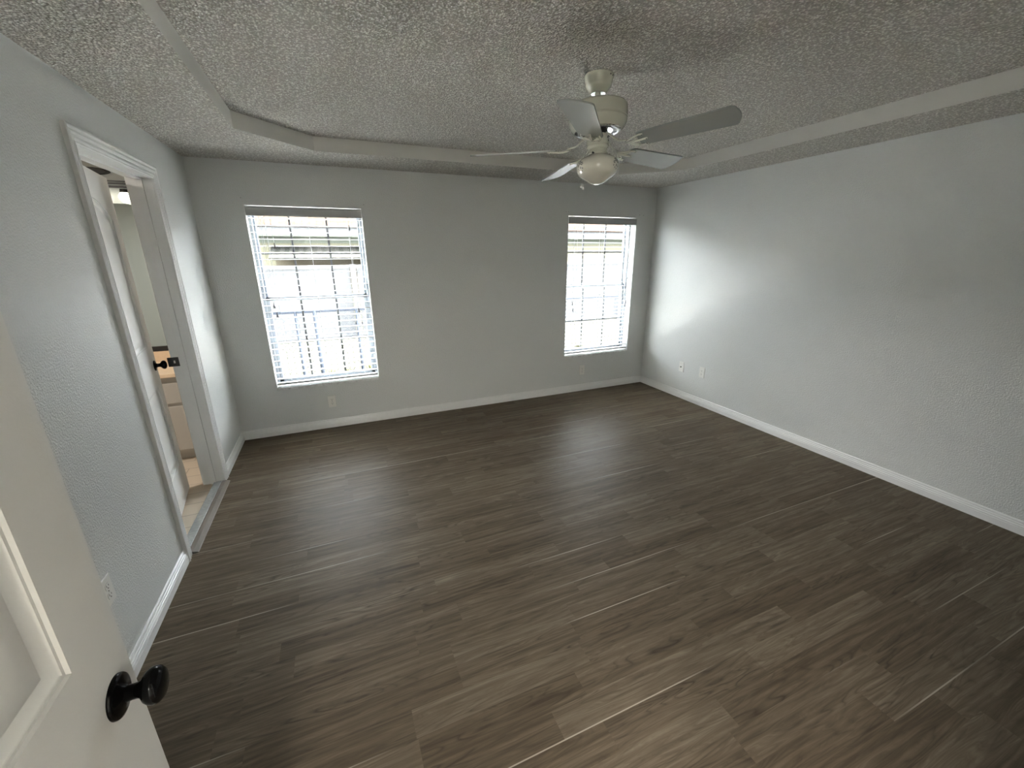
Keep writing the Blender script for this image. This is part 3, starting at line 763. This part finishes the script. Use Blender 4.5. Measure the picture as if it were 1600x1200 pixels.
lathe(bm, GP, 64, FT); globe = obj('glass_shade', bm, M_OPAL, fan, smooth=True, label='opal glass schoolhouse shade with grey printed flowers')
def globe_pt(a, z, off=0.0006):
    for (r0, z0), (r1, z1) in zip(GP, GP[1:]):
        if z1 <= z <= z0:
            s = (z0 - z) / (z0 - z1); r = r0 + (r1 - r0) * s; break
    else: r = 0.1
    return Vector(((r + off) * math.cos(a), (r + off) * math.sin(a), z))
for ac in (-3.10, -1.18, 1.0):
    bm = B()
    for da, dz, rr in ((0, 0.016, 0.010), (0.14, 0.010, 0.009), (-0.12, 0.004, 0.007), (0.05, -0.008, 0.006), (0.17, -0.012, 0.005), (-0.05, -0.018, 0.004), (0.10, -0.022, 0.004), (-0.16, -0.010, 0.004)):
        for p in range(5):
            pa = 2 * PI * p / 5 + da * 7
            ca = ac + da + rr * 0.62 * math.cos(pa) / 0.104; cz = 2.013 + dz + rr * 0.62 * math.sin(pa)
            c0 = bm.verts.new(FT @ globe_pt(ca, cz)); ring = []
            for q in range(7):
                qa = 2 * PI * q / 7
                ring.append(bm.verts.new(FT @ globe_pt(ca + rr * 0.36 * math.cos(qa) / 0.104, cz + rr * 0.36 * math.sin(qa))))
            for q in range(7): bm.faces.new((c0, ring[q], ring[(q + 1) % 7]))
    obj('flower_print', bm, M_PRINT, globe, label='dark grey printed flower spray')
for a, zl in ((1.72, 1.938), (1.86, 1.946)):
    p0 = FT @ Vector((0.055 * math.cos(a), 0.055 * math.sin(a), 2.115)); p1 = Vector((p0.x * 2.02, p0.y * 2.02, p0.z - 0.07))
    p2 = Vector((p1.x, p1.y, zl - Z2))
    bm = B(); tube(bm, [p0, (p0 + p1) / 2 + Vector((0, 0, 0.01)), p1, p2], 0.0009, 5)
    ch = obj('pull_chain', bm, M_CHROME, fan)
    bm = B(); sphere(bm, p2 - Vector((0, 0, 0.008)), 0.0055, 10, 8, 1.5); obj('chain_fob', bm, M_CHROME, ch, smooth=True)

# ------------------------------------------------------------------ bathroom vanity, mirror, light
van = empty('vanity_cabinet', (-0.72, -0.02, 0)); tag(van, 'white bathroom vanity cabinet with beige top seen through the door gap', 'vanity')
vx, vy = -0.72, -0.02
def vb(bm, x0, x1, y0, y1, z0, z1): box(bm, x0 - vx, x1 - vx, y0 - vy, y1 - vy, z0, z1)
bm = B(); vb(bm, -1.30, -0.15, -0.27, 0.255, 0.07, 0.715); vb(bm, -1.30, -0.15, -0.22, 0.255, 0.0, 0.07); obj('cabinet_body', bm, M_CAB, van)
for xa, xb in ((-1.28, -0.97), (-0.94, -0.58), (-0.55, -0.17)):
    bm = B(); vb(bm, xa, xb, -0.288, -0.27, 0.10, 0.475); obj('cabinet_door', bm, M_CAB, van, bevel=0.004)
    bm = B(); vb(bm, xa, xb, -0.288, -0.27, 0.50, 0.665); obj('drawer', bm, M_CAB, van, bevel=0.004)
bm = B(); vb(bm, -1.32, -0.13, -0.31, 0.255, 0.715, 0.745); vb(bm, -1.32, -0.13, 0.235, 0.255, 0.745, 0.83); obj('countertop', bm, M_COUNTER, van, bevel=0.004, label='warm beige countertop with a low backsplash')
mir = empty('wall_mirror', (-0.75, 0.255, 0.83)); tag(mir, 'tall mirror with a black bottom channel above the bathroom vanity', 'mirror')
bm = B(); box(bm, -0.55, 0.55, -0.008, 0.0, 0.0, 1.17); obj('mirror_glass', bm, M_MIRROR, mir)
bm = B(); box(bm, -0.57, 0.57, -0.022, 0.0, -0.0, 0.042)
obj('bottom_channel', bm, M_MBLACK, mir)
vl = empty('vanity_light', (-0.62, 0.26, 2.16)); tag(vl, 'black bar vanity light with glowing round globes above the mirror', 'light')
bm = B()
box(bm, -0.34, 0.24, -0.050, -0.030, -0.052, -0.036); box(bm, -0.34, 0.24, -0.050, -0.030, -0.026, -0.016); box(bm, -0.34, 0.24, -0.050, -0.030, -0.008, -0.001)
for gx in (-0.30, -0.05, 0.20): box(bm, gx - 0.006, gx + 0.006, -0.047, -0.033, -0.04, -0.008)
lathe(bm, [(0.030, 0), (0.030, 0.012), (0.024, 0.016)], 24, Matrix.Translation((-0.05, 0, 0.062)) @ Matrix.Rotation(PI / 2, 4, 'X') @ Matrix.Diagonal((4.6, 0.9, 1, 1)), cap1=True)
tube(bm, [(-0.05, -0.010, 0.05), (-0.05, -0.040, 0.03), (-0.05, -0.040, -0.01)], 0.008, 8)
obj('light_bar', bm, M_MBLACK, vl)
for gx in (-0.265, -0.125, 0.015, 0.155):
    bm = B(); lathe(bm, [(0.026, -0.060), (0.030, -0.082), (0.026, -0.084)], 16, Matrix.Translation((gx, -0.045, 0)), cap0=True, cap1=True); obj('lamp_socket', bm, M_MBLACK, vl)
    bm = B(); sphere(bm, (gx, -0.045, -0.118), 0.043, 20, 14); obj('lamp_globe', bm, M_GLOBE, vl, smooth=True, label='glowing round lamp globe')

# ------------------------------------------------------------------ outside
GZ = -0.27
bm = B(); vsx = [bm.verts.new(p) for p in ((-30, -12, GZ), (40, -12, GZ), (40, 45, GZ), (-30, 45, GZ))]; bm.faces.new(vsx)
tag(obj('ground', bm, M_LAWN), 'dry lawn of the side yard outside the windows', 'ground', kind='structure')
bm = B(); box(bm, -6, 12, BT, 2.55, GZ - 0.08, GZ + 0.02)  # added out of view, kept white to throw sunlight onto the ceiling
tag(obj('path', bm, M_BOUNCE), 'unseen pale ground strip added to bounce sunlight up through the windows', 'path', kind='structure')

# neighbouring house
nh = empty('neighbour_house', (3, 9, GZ)); tag(nh, 'cream neighbouring house with a reddish shingle roof beyond the fence', 'house')
def nb(bm, x0, x1, y0, y1, z0, z1): box(bm, x0 - 3, x1 - 3, y0 - 9, y1 - 9, z0 - GZ, z1 - GZ)
bm = B(); nb(bm, -9, 17, 9.0, 16, GZ, 2.1); obj('house_wall', bm, M_CREAM, nh)
bm = B(); nb(bm, -9.5, 17.5, 8.45, 8.48, 2.13, 2.33); obj('fascia', bm, M_FASCIA, nh)
bm = B(); nb(bm, -9.5, 17.5, 8.48, 9.0, 2.10, 2.13); nb(bm, -9.5, 17.5, 8.98, 9.0, 1.95, 2.10); obj('soffit', bm, M_SOFFIT, nh)
bm = B(); prism(bm, [(8.40 - 9, 2.33 - GZ), (8.40 - 9, 2.36 - GZ), (12.5 - 9, 4.0 - GZ), (16.6 - 9, 2.36 - GZ), (16.6 - 9, 2.33 - GZ)], 0, -12.6, 14.6); obj('shingle_roof', bm, M_SHINGLE, nh)
# striped awning
aw = empty('striped_awning', (1.5, 9, 1.5)); tag(aw, 'striped metal awning on the cream neighbouring house', 'awning')
bmw, bmg = B(), B(); k = 0; x = -0.45
while x < 7.5:
    bmX = bmw if k % 2 == 0 else bmg
    prism(bmX, [(8.98 - 9, 1.88 - 1.5), (8.98 - 9, 1.85 - 1.5), (8.0 - 9, 1.545 - 1.5), (8.0 - 9, 1.575 - 1.5)], 0, x - 1.5, x + 0.11 - 1.5); x += 0.11; k += 1
obj('white_stripes', bmw, M_STRIPE_W, aw); obj('grey_stripes', bmg, M_STRIPE_G, aw, label='grey awning stripes')
bm = B(); box(bm, -1.9, 6.0, -0.05, -0.002, -1.0, 0.03); obj('patio_shade_sheet', bm, M_PATIO, aw, label='brown sheet standing in for the shaded patio under the awning')  # dark sheet put in for the shade beneath the awning

# white privacy fence
fn = empty('privacy_fence', (3, 6.5, GZ)); tag(fn, 'white privacy fence between the yards behind the chain link', 'fence')
for k in range(9):
    x0 = -9 + k * 2.6
    bm = B()
    for j in range(16):
        xx = x0 + 0.08 + j * 0.153; box(bm, xx - 3, xx + 0.149 - 3, -0.012, 0.012, 0.08, 1.62)
    box(bm, x0 - 3, x0 + 2.6 - 3, -0.025, 0.025, 1.60, 1.66); box(bm, x0 - 3, x0 + 2.6 - 3, -0.025, 0.025, 0.03, 0.09)
    obj('fence_panel', bm, M_FENCE, fn)
    bm = B(); box(bm, x0 - 3 - 0.06, x0 - 3 + 0.06, -0.06, 0.06, 0, 1.69); obj('fence_post', bm, M_FENCE, fn)

# chain link fence
cl = empty('chain_link_fence', (2.5, 3.0, GZ)); tag(cl, 'grey chain link fence with a top rail in the side yard', 'fence')
H = 0.785 - GZ
for x in (-2.4, -0.6, 0.34, 0.61, 1.22, 2.9, 4.7, 6.5, 8.3):
    r = 0.028 if x == 0.61 else 0.019
    bm = B(); lathe(bm, [(r, 0), (r, H + 0.02), (r * 0.6, H + 0.035)], 12, Matrix.Translation((x - 2.5, 0, 0)), cap1=True); obj('post', bm, M_GALV, cl, smooth=True)
bm = B(); tube(bm, [(-3.1, 0, H), (6.2, 0, H)], 0.019, 10); obj('top_rail', bm, M_GALV, cl, smooth=True)
bm = B(); s = 0.062; hh = H - 0.05
x = -3.0 - hh
while x < 6.0:
    for sg in (1, -1):
        a = Vector((x if sg > 0 else x + hh, 0.022 + 0.001 * sg, 0.03)); b_ = Vector((x + hh if sg > 0 else x, 0.022 + 0.001 * sg, 0.03 + hh))
        d = (b_ - a).normalized(); n_ = Vector((-d.z, 0, d.x)) * 0.0017
        o_ = Vector((0, 0.0034, 0))
        A = [bm.verts.new(p) for p in (a - n_, a + n_, a + n_ + o_, a - n_ + o_)]; C_ = [bm.verts.new(p) for p in (b_ - n_, b_ + n_, b_ + n_ + o_, b_ - n_ + o_)]
        for k in range(4): bm.faces.new((A[k], A[(k + 1) % 4], C_[(k + 1) % 4], C_[k]))
    x += s * math.sqrt(2)
obj('wire_mesh', bm, M_GALV, cl)

# weeds at the fence foot
rw = random.Random(3)
def weed(x, y, h, n, label):
    bm = B()
    for k in range(n):
        a = rw.uniform(0, 2 * PI); l = h * rw.uniform(0.5, 1.0); sp = rw.uniform(0.1, 0.42) * h; r0 = rw.uniform(0, 0.07)
        p0 = Vector((r0 * math.cos(a), r0 * math.sin(a), 0)); p2 = p0 + Vector((sp * math.cos(a), sp * math.sin(a), l)); pm = (p0 + p2) / 2 + Vector((0, 0, 0.12 * l))
        t_ = Vector((-math.sin(a), math.cos(a), 0)) * 0.007
        A = [bm.verts.new(p0 - t_), bm.verts.new(p0 + t_)]; C_ = [bm.verts.new(pm - t_ * 0.8), bm.verts.new(pm + t_ * 0.8)]; e = bm.verts.new(p2)
        bm.faces.new((A[0], A[1], C_[1], C_[0])); bm.faces.new((C_[0], C_[1], e))
    o = obj('weed_clump', bm, M_GRASS); o.location = (x, y, GZ); tag(o, label, 'weeds', 'weed clumps along the chain link fence')
weed(0.74, 2.70, 0.20, 60, 'small green weed clump by the thick chain link post')
weed(1.00, 2.68, 0.20, 70, 'green weed clump between the two right chain link posts')
weed(1.36, 2.68, 0.26, 110, 'largest yellow green weed clump at the right chain link post')
weed(0.45, 2.72, 0.13, 40, 'low sparse weed clump at the left chain link posts')
weed(5.3, 2.8, 0.2, 80, 'weed clump seen through the right hand window')
